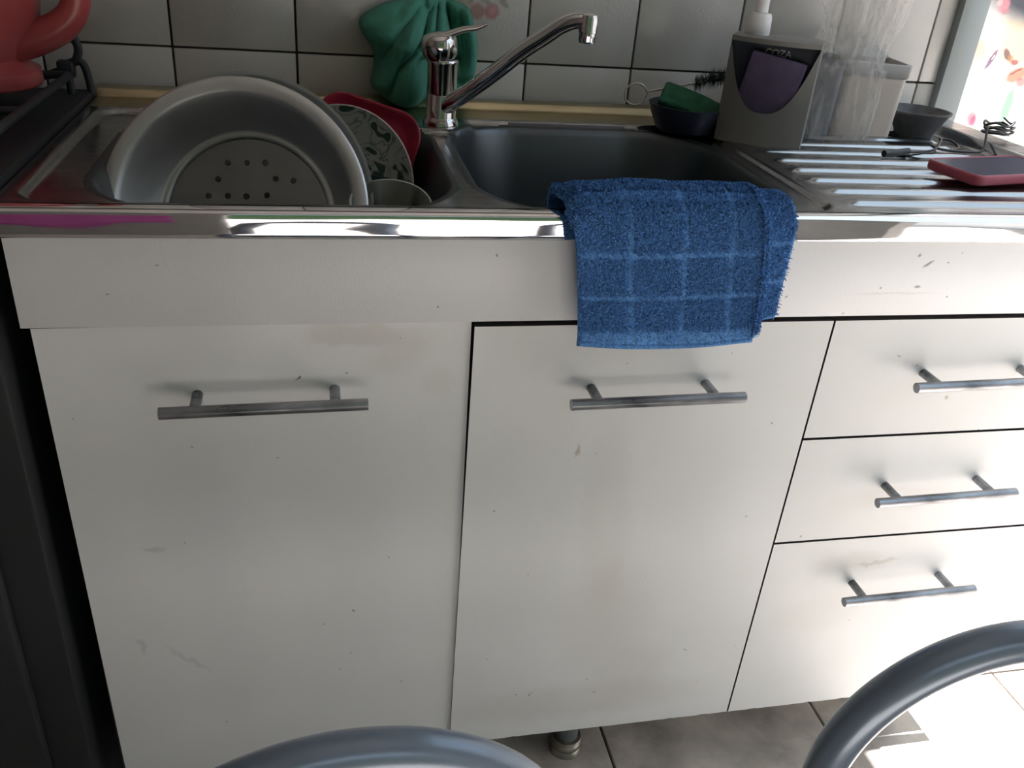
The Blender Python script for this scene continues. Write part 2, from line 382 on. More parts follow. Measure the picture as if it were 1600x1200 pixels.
# ------------------------------------------------------------------ base cabinet
cab = thing('base_cabinet', 'white melamine base cabinet under the steel sink', 'cabinet', (.62, .25, 0))
bm = bmesh.new()
ZB = .1304
for x0, x1 in ((-.002, .014), (.413, .429), (.828, .844), (1.226, 1.2415)): box_bm(bm, (x0, .021, ZB + .003), (x1, .478, .862))
box_bm(bm, (.014, .021, ZB + .003), (1.226, .478, ZB + .018)); box_bm(bm, (.0, .478, ZB + .003), (1.24, .486, .862))
frombm('carcass', bm, m_carcass, cab)
bm = bmesh.new(); box_bm(bm, (-.0055, -.003, .7725), (1.2455, .015, .8650), .0008)
frombm('fascia', bm, m_fascia, cab, auto=40)
def front(name, x0, x1, z0, z1, y, m, rot=0., chips=0):
    R = random.Random(int(x0 * 1000 + z0 * 99))
    pts = [(x1, z1), (x0, z1)]
    n = chips
    if n:
        for k in range(n + 1):
            d = R.uniform(.0, .0004) if R.random() < .75 else R.uniform(.0004, .0016)
            pts.append((x0 + (x1 - x0) * k / n, z0 + d))
    else: pts += [(x0, z0), (x1, z0)]
    xf = Matrix.Translation((x0, 0, z1)) @ Matrix.Rotation(-rot, 4, 'Y') @ Matrix.Translation((-x0, 0, -z1))
    bm = bmesh.new()
    prism_bm(bm, pts, y, y + .0165, xf)
    o = frombm(name, bm, m, cab)
    o.data.materials.append(m_edge)                       # near-black colour on the side, top and bottom edges
    for p in o.data.polygons:
        if abs(p.normal.y) < .5: p.material_index = 1
    return o
bm = bmesh.new(); tube(bm, [(-.0945, -.035, 0), (.0945, -.035, 0)], .0062, 20)
for s in (-.064, .064): tube(bm, [(s, .0, 0), (s, -.0345, 0)], .0052, 14)
bmesh.ops.recalc_face_normals(bm, faces=bm.faces)
hme = bpy.data.meshes.new('handle'); bm.to_mesh(hme); bm.free(); hme.materials.append(m_handle)
for p in hme.polygons: p.use_smooth = True
hme.set_sharp_from_angle(angle=math.radians(40))
def mk_handle(parent, x, z, y, rot=0., sc=1.):
    me = hme
    o = bpy.data.objects.new('handle', me); C.objects.link(o); o.parent = parent
    o.matrix_parent_inverse = Matrix.Identity(4)
    # doors carry world-space meshes under the cabinet's empty, so the handle is placed in world space
    o.matrix_parent_inverse = parent.matrix_world.inverted()
    o.location = (x, y, z); o.rotation_euler = (0, -rot, 0); o.scale = (sc, 1, 1); return o
d1 = front('door', .0008, .4185, ZB, .7692, .0035, m_door1, .0085, 60); d1['label'] = 'leftmost door, slightly stained along its top'
d2 = front('door', .4215, .8340, ZB, .7655, .0, m_door2, 0, 60); d2['label'] = 'middle door under the blue towel'
dr = []
for z0, z1 in ((.6085, .7655), (.4472, .6050), (ZB, .4437)):
    dr.append(front('drawer', .8366, 1.2415, z0, z1, .0, m_drawer, 0, 50 if z0 == ZB else 0))
bpy.context.view_layer.update()
mk_handle(d1, .2105, .6945, .0035, .013, 1.06)
mk_handle(d2, .6245, .6893, .0, .010, 1.06)
mk_handle(dr[0], 1.0405, .6955, .0, .012, 1.06); mk_handle(dr[1], 1.0405, .5305, .0, .014, 1.06); mk_handle(dr[2], 1.0405, .3665, .0, .012, 1.06)
for x, y in ((.06, .075), (.62, .075), (1.18, .075), (.06, .43), (.62, .43), (1.18, .43)):
    lg = lathe_o('leg', [(0, .1335), (.0165, .1335), (.0165, .03), (.0155, .024), (.0155, .006), (0, .006)], m_foot, cab, 28, Matrix.Translation((x, y, 0)))
    lathe_o('foot_ring', [(.0158, .030), (.022, .029), (.0235, .026), (.021, .022), (.0235, .019), (.024, .014), (.022, .009), (.026, .004), (.026, 0), (0, 0)], m_ring, lg, 28, Matrix.Translation((x, y, 0)))

# ------------------------------------------------------------------ stainless sink top
sk = thing('sink_unit', 'stainless steel double bowl sink top with ribbed drainer', 'sink', (.6, .25, .89))
X0, X1, Y0, Y1, H = -.0125, 1.246, .0, .493, .89
RES = .0026
NX = int((X1 - X0) / RES); NY = int((Y1 - Y0) / RES)
def sdr(x, y, x0, x1, y0, y1, r):
    qx = abs(x - (x0 + x1) / 2) - ((x1 - x0) / 2 - r); qy = abs(y - (y0 + y1) / 2) - ((y1 - y0) / 2 - r)
    return math.hypot(max(qx, 0), max(qy, 0)) + min(max(qx, qy), 0) - r
BL = (.053, .405, .016, .385, .1); BR = (.435, .787, .016, .386, .105)
def bowls(x, y): return min(sdr(x, y, *BL), sdr(x, y, *BR))
def hz(x, y):
    z = H
    d = sdr(x, y, .001, .818, .010, .400, .035)
    fd = math.hypot(x - .428, y - .375) - .040
    d = max(d, -fd)
    z -= .006 * sst(0, .009, -d)
    s = -bowls(x, y)
    if s > -.006:
        z -= .003 * sst(-.006, .006, s)
        t = min(1, max(0, s / .036)); h = t * t * (3 - 2 * t)
        z -= .160 * (.35 * t ** .8 + .65 * h) if t > 0 else 0
        if s > .03:
            for b in (BL, BR):
                cx, cy = (b[0] + b[1]) / 2, (b[2] + b[3]) / 2 + .05
                dd = math.hypot(x - cx, y - cy)
                if dd < .16: z -= .006 * (1 - dd / .16) + .006 * sst(.048, .040, dd)
    if x > .815 and y < .43:
        for k in range(9):
            yc = .040 + .0448 * k
            dy = abs(y - yc)
            if dy < .012:
                z += .0042 * (1 - sst(.004, .012, dy)) * sst(.828, .850, x) * (1 - sst(1.150, 1.172, x))
    z += .016 * sst(1.197, 1.203, x) * sst(0, .01, y)
    z += .010 * sst(.462, .468, y) * (x < 1.2)
    z += .0012 * sst(.012, .004, y)
    return z
V = []; lipf = []; basf = []; topf = []
for j in range(NY + 1):
    for i in range(NX + 1):
        x = X0 + (X1 - X0) * i / NX; y = Y0 + (Y1 - Y0) * j / NY
        V.append((x, y, hz(x, y)))
for j in range(NY):
    for i in range(NX):
        q = (j * (NX + 1) + i, j * (NX + 1) + i + 1, (j + 1) * (NX + 1) + i + 1, (j + 1) * (NX + 1) + i)
        x = X0 + (X1 - X0) * (i + .5) / NX; y = Y0 + (Y1 - Y0) * (j + .5) / NY
        if bowls(x, y) < .010: basf.append((q, 0 if x < .42 else 1))
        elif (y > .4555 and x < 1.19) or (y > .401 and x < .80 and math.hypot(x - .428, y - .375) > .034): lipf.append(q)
        else: topf.append(q)
def sub(name, faces, m, parent):
    idx = {}; vs = []; fs = []
    for q in faces:
        g = []
        for k in q:
            if k not in idx: idx[k] = len(vs); vs.append(V[k])
            g.append(idx[k])
        fs.append(g)
    return pyd(name, vs, fs, m, parent)
sub('drainer_top', topf, m_steel, sk)
bs = [sub('basin', [q for q, k in basf if k == kk], m_basin, sk) for kk in (0, 1)]
lp = sub('back_upstand', lipf, m_lip, sk); lp['label'] = 'steel strip along the tiled wall, yellow reflection in its colour'
for b, bb in zip((BL, BR), bs):
    cx, cy = (b[0] + b[1]) / 2, (b[2] + b[3]) / 2 + .05
    zz = hz(cx, cy)
    bm = bmesh.new()
    lathe(bm, [(0, zz + .004), (.012, zz + .0045), (.026, zz + .003), (.034, zz + .0045), (.038, zz + .002), (.038, zz - .012), (0, zz - .012)], 32, Matrix.Translation((cx, cy, 0)))
    for k in range(8):
        a = k * PI / 4
        box_bm(bm, (cx + .018 * math.cos(a) - .003, cy + .018 * math.sin(a) - .003, zz + .002), (cx + .018 * math.cos(a) + .003, cy + .018 * math.sin(a) + .003, zz + .0055))
    frombm('drain_strainer', bm, m_chrome, bb, auto=40)
prof = [(.003, .8912), (-.0030, .8912), (-.0075, .8905), (-.0112, .8892), (-.0128, .8874), (-.01318, .8855), (-.01324, .8790), (-.01325, .8740), (-.01324, .8690), (-.0132, .8655), (-.0122, .8638), (-.0100, .8632), (-.0045, .8645)]
vs = []; fs = []; n = 160; k = len(prof)
for i in range(n + 1):
    x = X0 + (X1 - X0) * i / n
    for (y, z) in prof:
        vs.append((x, y + .00035 * noise.noise((x * 9, z * 60, 3.)) * (1 if y < -.008 else 0), z))
for i in range(n):
    for j in range(k - 1):
        fs.append((i * k + j, i * k + j + 1, (i + 1) * k + j + 1, (i + 1) * k + j))
pyd('front_edge', vs, fs, m_trim, sk)['label'] = 'mirror polished rolled front edge'
box('end_edge', (X0, .0, .866), (X0 + .001, .49, .889), m_steel, sk); box('end_edge', (X1 - .001, .0, .866), (X1, .49, .905), m_steel, sk)

# ------------------------------------------------------------------ faucet
fx, fy = .4285, .366
fa = thing('faucet', 'chrome single lever mixer tap behind the two sink bowls', 'faucet', (fx, fy, .89))
T = Matrix.Translation((fx, fy, 0))
lathe_o('base', [(0, .8895), (.0235, .8895), (.0235, .893), (.0205, .899), (.0195, .901), (.0195, .9275), (.0188, .929), (0, .929)], m_chrome, fa, 40, T)
lathe_o('body', [(0, .929), (.0188, .929), (.0195, .931), (.0195, .966), (.0205, .968), (.0200, .971), (.0188, .972), (0, .972)], m_chrome, fa, 40, T)
hd = lathe_o('lever_head', [(0, .972), (.0195, .972), (.0222, .977), (.0232, .988), (.0225, .995), (.0195, 1.0005), (.010, 1.004), (0, 1.005)], m_chrome, fa, 40, T @ Matrix.Translation((-.003, 0, 0)) @ Matrix.Translation((0, 0, .972)) @ Matrix.Rotation(math.radians(-7), 4, 'Y') @ Matrix.Translation((0, 0, -.972)))
bm = bmesh.new()
path = crom([(fx - .016, fy + .002, .9945), (fx + .004, fy - .002, 1.0010), (fx + .024, fy - .005, 1.0085), (fx + .040, fy - .007, 1.0115), (fx + .053, fy - .008, 1.0170)], 6)
tube(bm, path, lambda t: .0165 - .0085 * t if t < .93 else .0075, 14, sy=.34)
frombm('lever', bm, m_chrome, hd, auto=60)
lathe_o('screw_cap', [(0, .003), (.0035, .0025), (.0045, 0)], m_ring, hd, 16, Matrix.Translation((fx + .0105, fy - .0185, .9855)) @ Matrix.Rotation(math.radians(30), 4, 'Z') @ Matrix.Rotation(PI / 2, 4, 'X'))
spt = crom([(.430, .360, .9105), (.4390, .350, .9205), (.4622, .330, .9421), (.4869, .308, .9682), (.5151, .288, .9972), (.5376, .272, 1.0170), (.5530, .260, 1.0310), (.566, .252, 1.0378), (.578, .246, 1.0395)], 6)
sp = tube_o('spout', spt, lambda t: .0118 - .0018 * t, m_chromed, fa, 20, sy=.92)
lathe_o('aerator', [(0, 1.0155), (.0098, 1.0155), (.0103, 1.0175), (.0103, 1.0265), (.0112, 1.027), (.0112, 1.0420), (.010, 1.0460), (.0045, 1.048), (0, 1.048)], m_chromed, sp, 28, Matrix.Translation((.5805, .2445, 0)))

# ------------------------------------------------------------------ green cloth behind the tap
def poly_r(pts, c, a):
    best = 0
    d = Vector((math.cos(a), math.sin(a)))
    n = len(pts)
    for i in range(n):
        p = Vector(pts[i]) - Vector(c); q = Vector(pts[(i + 1) % n]) - Vector(c); e = q - p
        den = d.x * e.y - d.y * e.x
        if abs(den) < 1e-9: continue
        t = (p.x * e.y - p.y * e.x) / den; s = (p.x * d.y - p.y * d.x) / den
        if t > 0 and 0 <= s <= 1: best = max(best, t)
    return best
# outline in the plane y = .44 (x, z)
OUT = [(.440, 1.032), (.474, 1.022), (.484, 1.000), (.4905, .966), (.4865, .935), (.474, .918), (.476, .903), (.440, .897), (.420, .893), (.405, .8915), (.393, .8935), (.372, .8985), (.352, .9095), (.346, .918), (.351, .945), (.349, .963), (.334, .985), (.331, .997), (.339, 1.007), (.366, 1.021), (.395, 1.028), (.42, 1.034)]
OUT = [(p.x, p.y) for p in crom([(a, b, 0) for a, b in OUT], 4, True)]
cc = (.412, .966); na, nr = 150, 34
vs = [(cc[0], .395, cc[1])]; fs = []
def cy(x, z, rho, a):
    base = .487 - .085 * math.sqrt(max(0, 1 - rho ** 2.6))
    e = Vector((x - .428, 0, z - .992))
    rr = e.length; ang = math.atan2(e.z, e.x)
    k = sst(.40, .45, x)                                   # folds fall to the lower left, then straight down on the right
    xx, zz = x - .43, z - .96
    q = (.86 * xx - .50 * zz) * (1 - k) + (.96 * xx + .2 * zz) * k
    q2 = (.50 * xx + .86 * zz) * (1 - k) + (-.2 * xx + .96 * zz) * k
    q += .010 * noise.noise((x * 16, z * 16, 2.))
    fold = .028 * noise.noise((q * 24 + 1.3, q2 * 7, .5))
    fold += .024 * max(0, .22 - abs(noise.noise((q * 34 + 5, q2 * 9, 3.)))) / .22
    fold += .003 * noise.noise((q * 110, q2 * 50, 9))
    drape = -.022 * sst(.96, .90, z) * sst(.34, .39, x) * (1 - sst(.405, .43, x))     # left tail hangs forward of the wall
    hollow = .045 * sst(.050, .016, math.hypot((x - .436) * 1.0, max(0, abs(z - .945) - .05)))   # wraps behind the tap body
    return min(.496, base + (fold * (1 - rho ** 6)) + drape + hollow)
for j in range(1, nr + 1):
    rho = j / nr
    for i in range(na):
        a = 2 * PI * i / na
        R = poly_r(OUT, cc, a) * rho
        x, z = cc[0] + R * math.cos(a), cc[1] + R * math.sin(a)
        vs.append((x, cy(x, z, rho, a), z))
for i in range(na): fs.append((0, 1 + i, 1 + (i + 1) % na))
for j in range(nr - 1):
    for i in range(na):
        a = 1 + j * na; fs.append((a + i, a + na + i, a + na + (i + 1) % na, a + (i + 1) % na))
o = pyd('dish_cloth', vs, fs, m_green)
md = o.modifiers.new('thickness', 'SOLIDIFY'); md.thickness = .0025; md.offset = 1
tag(o, 'crumpled green cloth draped behind the chrome tap', 'cloth')

# ------------------------------------------------------------------ dishes drying in the left bowl
def frame(c, n, up=(0, 0, 1)):
    n = Vector(n).normalized(); x = Vector(up).cross(n).normalized(); y = n.cross(x)
    return Matrix.Translation(c) @ Matrix((x, y, n)).transposed().to_4x4()
# colander: +n of the frame points out of the open mouth, towards the room
cn = Vector((-.165, -.86, .445))
cc_ = Vector((.182, .118, .849))
xf = frame(cc_, cn)
co = thing('colander', 'large aluminium colander standing on edge in left bowl, open side forward', 'colander', cc_)
R0 = .1385
prof = [(R0, -.003), (R0, .0), (R0 - .002, .0012), (R0 - .013, .0004), (R0 - .0155, -.0015), (R0 - .018, -.006), (R0 - .0215, -.014), (R0 - .027, -.027), (R0 - .034, -.042), (R0 - .041, -.053), (R0 - .0435, -.0555), (R0 - .0455, -.0545), (R0 - .0485, -.0548), (R0 - .0505, -.058)]
bm = bmesh.new(); lathe(bm, prof, 96, xf)
o = frombm('bowl', bm, m_alu, co, smooth=True)
md = o.modifiers.new('thickness', 'SOLIDIFY'); md.thickness = .0012; md.offset = 0
# perforated base
RB = R0 - .0504
bm = bmesh.new(); es = []
def loop(r, cx, cy_, n):
    v = [bm.verts.new((cx + r * math.cos(2 * PI * k / n), cy_ + r * math.sin(2 * PI * k / n), -.058)) for k in range(n)]
    return [bm.edges.new((v[k], v[(k + 1) % n])) for k in range(n)]
es += loop(RB, 0, 0, 72)
holes = []
for px, py in ((342, 255), (371, 253), (399, 251), (329, 281), (416, 274), (443, 275), (316, 307), (345, 305), (373, 304), (404, 300)):
    hx, hy = (px - 379) / 122 * RB, -(py - 338) / 122 * RB
    holes += [(hx, hy)]
    if py < 300: holes.append((-hx, -hy))
for hx, hy in holes: es += loop(.0034, hx, hy, 14)
bmesh.ops.triangle_fill(bm, edges=es, use_beauty=True)
bad = [f for f in bm.faces if any((f.calc_center_median().xy - Vector(h)).length < .0028 for h in holes)]
bmesh.ops.delete(bm, geom=bad, context='FACES_ONLY')
bmesh.ops.transform(bm, matrix=xf, verts=bm.verts)
o = frombm('perforated_base', bm, m_alub, co)
md = o.modifiers.new('thickness', 'SOLIDIFY'); md.thickness = .0012; md.offset = 0
# frosted bowl nested behind it
xf2 = frame(cc_ + Vector((.006, .030, -.001)), cn)
m_frost, t_, p_ = nt('frosted_plastic'); p_.inputs['Base Color'].default_value = (.55, .56, .56, 1); p_.inputs['Roughness'].default_value = .45; p_.inputs['Transmission Weight'].default_value = .35
o = lathe_o('plastic_bowl', [(.137, 0), (.140, .001), (.140, -.003), (.135, -.005), (.126, -.032), (.112, -.06), (.09, -.078), (0, -.080), (0, -.078), (.089, -.076), (.110, -.058), (.124, -.031), (.133, -.004), (.137, 0)], m_frost, None, 72, xf2)
tag(o, 'frosted plastic bowl nested behind the aluminium colander', 'bowl')

# red tray, patterned plate
trn = Vector((-.22, -.90, .36))
xfr = frame(Vector((.3210, .3125, .860)), trn)
xfr = xfr @ Matrix.Rotation(math.radians(-13), 4, 'Z') @ Matrix.Scale(.705, 4)
bm = bmesh.new()
rings = []
for (h, r, z) in ((.094, .044, -.002), (.096, .046, 0.004), (.093, .044, .004), (.088, .042, .000), (.078, .036, -.008), (.07, .03, -.010)):
    rings.append([bm.verts.new((x, y, z)) for x, y in rrect(0, -.056, h, h + .056, r)])
for a, b in zip(rings, rings[1:]):
    for k in range(len(a)): bm.faces.new((a[k], a[(k + 1) % len(a)], b[(k + 1) % len(a)], b[k]))
bm.faces.new(rings[-1])
bmesh.ops.transform(bm, matrix=xfr, verts=bm.verts)
o = frombm('red_tray', bm, m_red, smooth=True)
md = o.modifiers.new('thickness', 'SOLIDIFY'); md.thickness = .003; md.offset = -1
tag(o, 'dark red plastic tray with rounded corners standing behind patterned plate', 'tray')

m_plate, t_, p_ = nt('plate_print')
N, L = t_.nodes, t_.links
p_.inputs['Roughness'].default_value = .2
tc = N.new('ShaderNodeTexCoord'); nz_ = N.new('ShaderNodeTexNoise'); nz_.inputs['Scale'].default_value = 17; nz_.inputs['Distortion'].default_value = 2.6; nz_.inputs['Detail'].default_value = 1
L.new(tc.outputs['Object'], nz_.inputs['Vector'])
cr = N.new('ShaderNodeValToRGB'); L.new(nz_.outputs[0], cr.inputs[0])
cr.color_ramp.elements[0].position = .53; cr.color_ramp.elements[0].color = (.36, .38, .36, 1)
cr.color_ramp.elements[1].position = .57; cr.color_ramp.elements[1].color = (.045, .075, .06, 1)
e = cr.color_ramp.elements.new(.46); e.color = (.36, .38, .36, 1)
e = cr.color_ramp.elements.new(.44); e.color = (.10, .14, .12, 1)
e = cr.color_ramp.elements.new(.41); e.color = (.36, .38, .36, 1)
L.new(cr.outputs[0], p_.inputs['Base Color'])
PP = [(.1055, .0), (.1045, .0012), (.100, -.001), (.085, -.006), (.07, -.010), (.062, -.0125), (0, -.0125), (0, -.0155), (.062, -.0155), (.085, -.010), (.104, -.0015), (.1055, 0)]
pln = Vector((-.40, -.84, .36))
xfp = frame(Vector((.2898, .287, .825)), pln) @ Matrix.Scale(.958, 4)
pl = lathe_o('patterned_plate', PP, m_plate, None, 72, Matrix.Identity(4)); pl.matrix_world = xfp
tag(pl, 'round plate with dark green scroll pattern standing right of the colander', 'plate')
me = bpy.data.meshes.new('rim'); bm = bmesh.new()
bmesh.ops.create_circle(bm, segments=72, radius=.105); cv = [v.co.copy() for v in bm.verts]; bm.free(); bm = bmesh.new()
tube(bm, [Vector((c.x, c.y, .0006)) for c in cv], .0011, 8, True)
ri = frombm('plate_rim', bm, m_lid, None, smooth=True); ri.parent = pl
# dark mug and small bowl
o = lathe_o('dark_mug', [(0, .002), (.036, .002), (.040, .006), (.044, .09), (.047, .158), (.0475, .160), (.045, .160), (.042, .09), (.037, .008), (0, .006)], m_mug, None, 48, frame(Vector((.326, .196, .7215)), (.0, -.05, .99)) @ Matrix.Scale(.84, 4))
tag(o, 'tall dark green glazed mug tucked behind right edge of colander', 'mug')
xfb = frame(Vector((.342, .137, .731)), (.0, -.31, .95))
m_bowl2 = mat('cream_glaze', (.34, .34, .30), .25)
blobs(m_bowl2, [(.012, .012, .024, .012, .6, (.05, .05, .045), .8), (-.02, .03, .018, .010, -.5, (.06, .06, .05), .7), (.03, -.02, .014, .022, .3, (.05, .05, .045), .7), (-.015, -.025, .02, .014, .2, (.06, .06, .05), .7)], axes='xy', soft=.3, wobble=.03, wscale=50)
ob = lathe_o('cream_cup', [(0, .002), (.024, .002), (.026, .0), (.029, .004), (.036, .07), (.0425, .140), (.0432, .1435), (.0412, .1435), (.034, .07), (.026, .008), (0, .006)], m_bowl2, None, 48, Matrix.Identity(4))
ob.matrix_world = xfb
tag(ob, 'cream glazed cup standing in front of the green patterned plate', 'cup')
o = lathe_o('white_lid', [(0, 0), (.02, 0), (.021, .003), (.018, .010), (.012, .014), (0, .015)], m_lid, None, 32, Matrix.Translation((.222, .432, .8905)))
tag(o, 'small off white cap lying by the wall behind the colander', 'cap')

# ------------------------------------------------------------------ dish, scourer, bottle brush at the right of the sink
o = lathe_o('navy_dish', [(0, 0), (.040, 0), (.043, .003), (.052, .022), (.056, .034), (.0565, .0355), (.0545, .0355), (.049, .020), (.041, .006), (0, .004)], m_navy, None, 48, Matrix.Translation((.782, .385, .8885)))
tag(o, 'low navy dish holding scourers beside the grey soap holder', 'dish')
bm = bmesh.new(); box_bm(bm, (-.043, -.024, -.0045), (.043, .024, .0045), .003)
for _ in range(2): bmesh.ops.subdivide_edges(bm, edges=list(bm.edges), cuts=1)
for v in bm.verts: v.co += Vector([random.uniform(-.0007, .0007) for _ in range(3)]); v.co.z += .006 * math.cos(v.co.x * 30)
bmesh.ops.transform(bm, matrix=Matrix.Translation((.783, .386, .9215)) @ Matrix.Rotation(math.radians(-24), 4, 'Z') @ Matrix.Rotation(math.radians(16), 4, 'Y') @ Matrix.Rotation(math.radians(26), 4, 'X'), verts=bm.verts)
tag(frombm('scouring_pad', bm, m_scour, smooth=True), 'green scouring pad leaning on top of the navy dish', 'scouring pad')
br = thing('bottle_brush', 'wire bottle brush with loop handle lying over the navy dish', 'brush', (.78, .42, .94))
lp_ = [(.7135 + .0165 * math.cos(a), .42, .9285 + .0148 * math.sin(a)) for a in [math.radians(20 + 320 * k / 28) for k in range(29)]]
bm = bmesh.new(); tube(bm, lp_, .0013, 8); tube(bm, [(.7285, .42, .9325), (.735, .42, .9335), (.785, .42, .9435), (.85, .42, .9585)], .0016, 8); tube(bm, [(.7285, .42, .924), (.735, .42, .9335)], .0013, 8)
frombm('wire_handle', bm, m_wire, br, smooth=True)
bm = bmesh.new(); R = random.Random(2)
for k in range(420):
    t = R.random(); p = Vector((.800 + .045 * t, .42, .947 + .0103 * t)); a = R.uniform(0, 2 * PI); l = R.uniform(.012, .019)
    d = Vector((R.uniform(-.25, .25), math.cos(a), math.sin(a))).normalized()
    s = d.cross(Vector((1, .3, 0))).normalized() * .0006
    q = p + d * l
    if q.y > .492 or q.z < .895: continue
    v = [bm.verts.new(p - s), bm.verts.new(p + s), bm.verts.new(q)]; bm.faces.new(v)
o = frombm('bristles', bm, m_bristle, br); o['kind'] = 'stuff'

# ------------------------------------------------------------------ grey soap and sponge holder
ANG = math.atan2(-.061, .0945)
hc = Vector((.854, .3055, .889))
HM = Matrix.Translation(hc) @ Matrix.Rotation(ANG, 4, 'Z')       # local x along the front, -y out of the front
ho = thing('soap_holder', 'grey plastic soap and sponge holder with curved pocket front', 'soap holder', hc)
W2, HH, DP = .0575, .135, .062
def fy_(x): return -.014 * (1 - (x / W2) ** 2)      # bulging front
# outer shell: sides, back, bottom, top ledge
bm = bmesh.new()
n = 24
xs = [-W2 + 2 * W2 * k / n for k in range(n + 1)]
def pocket_z(x):           # lower edge of the U shaped cut (None = no cut)
    t = x / .0569
    if abs(t) >= 1: return None
    return .044 + (HH - .006 - .044) * abs(t) ** 2.7
TH = .0022
# plan outline of the body below the cut
def plan(off):
    P = [(x * (1 - off / W2), fy_(x) + off) for x in xs]
    P += [(W2 - off, DP - .012 - 0), (W2 - .012, DP - off), (-W2 + .012, DP - off), (-W2 + off, DP - .012)]
    return P
P = plan(0); np_ = len(P)
NB = 24; ZT = HH - .006                                   # rows below the cut, then the band above it
grid = []
for i, (x, y) in enumerate(P):
    pz = pocket_z(x) if i <= n else None
    zc_ = min(pz, ZT) if pz is not None else ZT
    col = [bm.verts.new((x, y, zc_ * j / NB)) for j in range(NB + 1)]
    col += [col[-1] if zc_ > ZT - 1e-6 else bm.verts.new((x, y, ZT)), bm.verts.new((x, y, HH))]
    grid.append(col)
NZ = NB + 2
for i in range(np_):
    a, b = grid[i], grid[(i + 1) % np_]
    for j in range(NZ):
        if j == NB: continue
        bm.faces.new((a[j], b[j], b[j + 1], a[j + 1]))
bm.verts.ensure_lookup_table()
bm.faces.new([g[0] for g in grid][::-1])
top_in = [bm.verts.new((x * .93, y * .93 + .002, HH + .001)) for x, y in P]
for i in range(np_): bm.faces.new((grid[i][NZ], grid[(i + 1) % np_][NZ], top_in[(i + 1) % np_], top_in[i]))
bm.faces.new(top_in)
bmesh.ops.transform(bm, matrix=HM, verts=bm.verts)
o = frombm('shell', bm, m_disp, ho, auto=50)
# dark pocket lining behind the cut
bm = bmesh.new()
prism_bm(bm, [(x, z) for x, z in ((-.0555, .02), (.0555, .02), (.0555, HH - .002), (-.0555, HH - .002))], .012, .016)
bmesh.ops.transform(bm, matrix=HM, verts=bm.verts)
frombm('pocket_lining', bm, m_dispin, ho)
# lettering on the pocket lining
cu = bpy.data.curves.new('lettering', 'FONT'); cu.body = 'COZA'; cu.size = .0125; cu.extrude = .0003; cu.align_x = 'CENTER'; cu.space_character = .95
to = bpy.data.objects.new('lettering', cu); C.objects.link(to)
bpy.context.view_layer.update()
tm = bpy.data.meshes.new_from_object(to.evaluated_get(bpy.context.evaluated_depsgraph_get()))
bpy.data.objects.remove(to); bpy.data.curves.remove(cu)
tm.transform(HM @ Matrix.Translation((.004, .0116, HH - .0215)) @ Matrix.Rotation(PI / 2, 4, 'X'))
link('lettering', tm, m_ink, ho, False)
# pump
PX = HM @ Vector((-.030, .030, 0))
pm = lathe_o('pump', [(0, HH), (.0155, HH), (.016, HH + .002), (.0155, HH + .022), (.0135, HH + .027), (.0085, HH + .028), (.0085, HH + .052), (.0105, HH + .053), (.0105, HH + .062), (0, HH + .063)], m_pump, ho, 32, Matrix.Translation((PX.x, PX.y, .889)))
bm = bmesh.new(); tube(bm, crom([(PX.x, PX.y, .889 + HH + .058), (PX.x + .02, PX.y - .006, .889 + HH + .058), (PX.x + .038, PX.y - .012, .889 + HH + .055), (PX.x + .042, PX.y - .013, .889 + HH + .048)], 4), .005, 12)
frombm('nozzle', bm, m_pump, pm, auto=50)
# sponge in the pocket
bm = bmesh.new(); box_bm(bm, (-.036, -.0075, -.046), (.036, .0075, .046), .0015)
bmesh.ops.subdivide_edges(bm, edges=list(bm.edges), cuts=2)
for v in bm.verts: v.co += Vector([random.uniform(-.0004, .0004) for _ in range(3)])
bmesh.ops.transform(bm, matrix=HM @ Matrix.Translation((.0015, .0015, .069)) @ Matrix.Rotation(math.radians(9), 4, 'Y'), verts=bm.verts)
# keep it inside the bulge
tag(frombm('sponge', bm, m_sponge, smooth=True), 'purple sponge standing in the pocket of the grey soap holder', 'sponge')

# ------------------------------------------------------------------ containers in a clear plastic bag
tb = thing('cream_tub', 'cream rectangular tub with open lid flap, partly inside plastic bag', 'tub', (1.055, .41, .89))
TM = Matrix.Translation((1.056, .405, .889)) @ Matrix.Rotation(math.radians(-10), 4, 'Z')
def taper_tub(name, hx, hy, h, tp, m, M_, parent, wall=.0018):
    bm = bmesh.new(); rings = []
    for (a, z) in ((0, 0), (tp * .03, .003), (tp, h), (tp - wall, h), (-wall, .004)):
        rings.append([bm.verts.new((x, y, z)) for x, y in rrect(0, 0, hx + a, hy + a, .010, 5)])
    for p, q in zip(rings, rings[1:]):
        for k in range(len(p)): bm.faces.new((p[k], p[(k + 1) % len(p)], q[(k + 1) % len(p)], q[k]))
    bm.faces.new(rings[0]); bm.faces.new(rings[-1])
    bmesh.ops.transform(bm, matrix=M_, verts=bm.verts)
    return frombm(name, bm, m, parent, auto=50)
taper_tub('body', .044, .042, .088, .003, m_tub, TM, tb)
bm = bmesh.new(); rings = []
for a, z in ((.0475, .086), (.049, .088), (.0495, .104), (.048, .1055), (.044, .1055), (.043, .098)):
    rings.append([bm.verts.new((x, y, z)) for x, y in rrect(0, 0, a, a - .002, .010, 5)])
for p, q in zip(rings, rings[1:]):
    for k in range(len(p)): bm.faces.new((p[k], p[(k + 1) % len(p)], q[(k + 1) % len(p)], q[k]))
bm.faces.new(rings[-1])
bmesh.ops.transform(bm, matrix=TM, verts=bm.verts)
frombm('rim', bm, m_tubg, tb, auto=50)
bm = bmesh.new()
prism_bm(bm, [(-.045, 0), (.045, 0), (.006, .034), (-.02, .036)], 0, .0015, TM @ Matrix.Translation((0, .028, .1055)) @ Matrix.Rotation(math.radians(-28), 4, 'X'))
frombm('lid_flap', bm, m_tubg, tb)
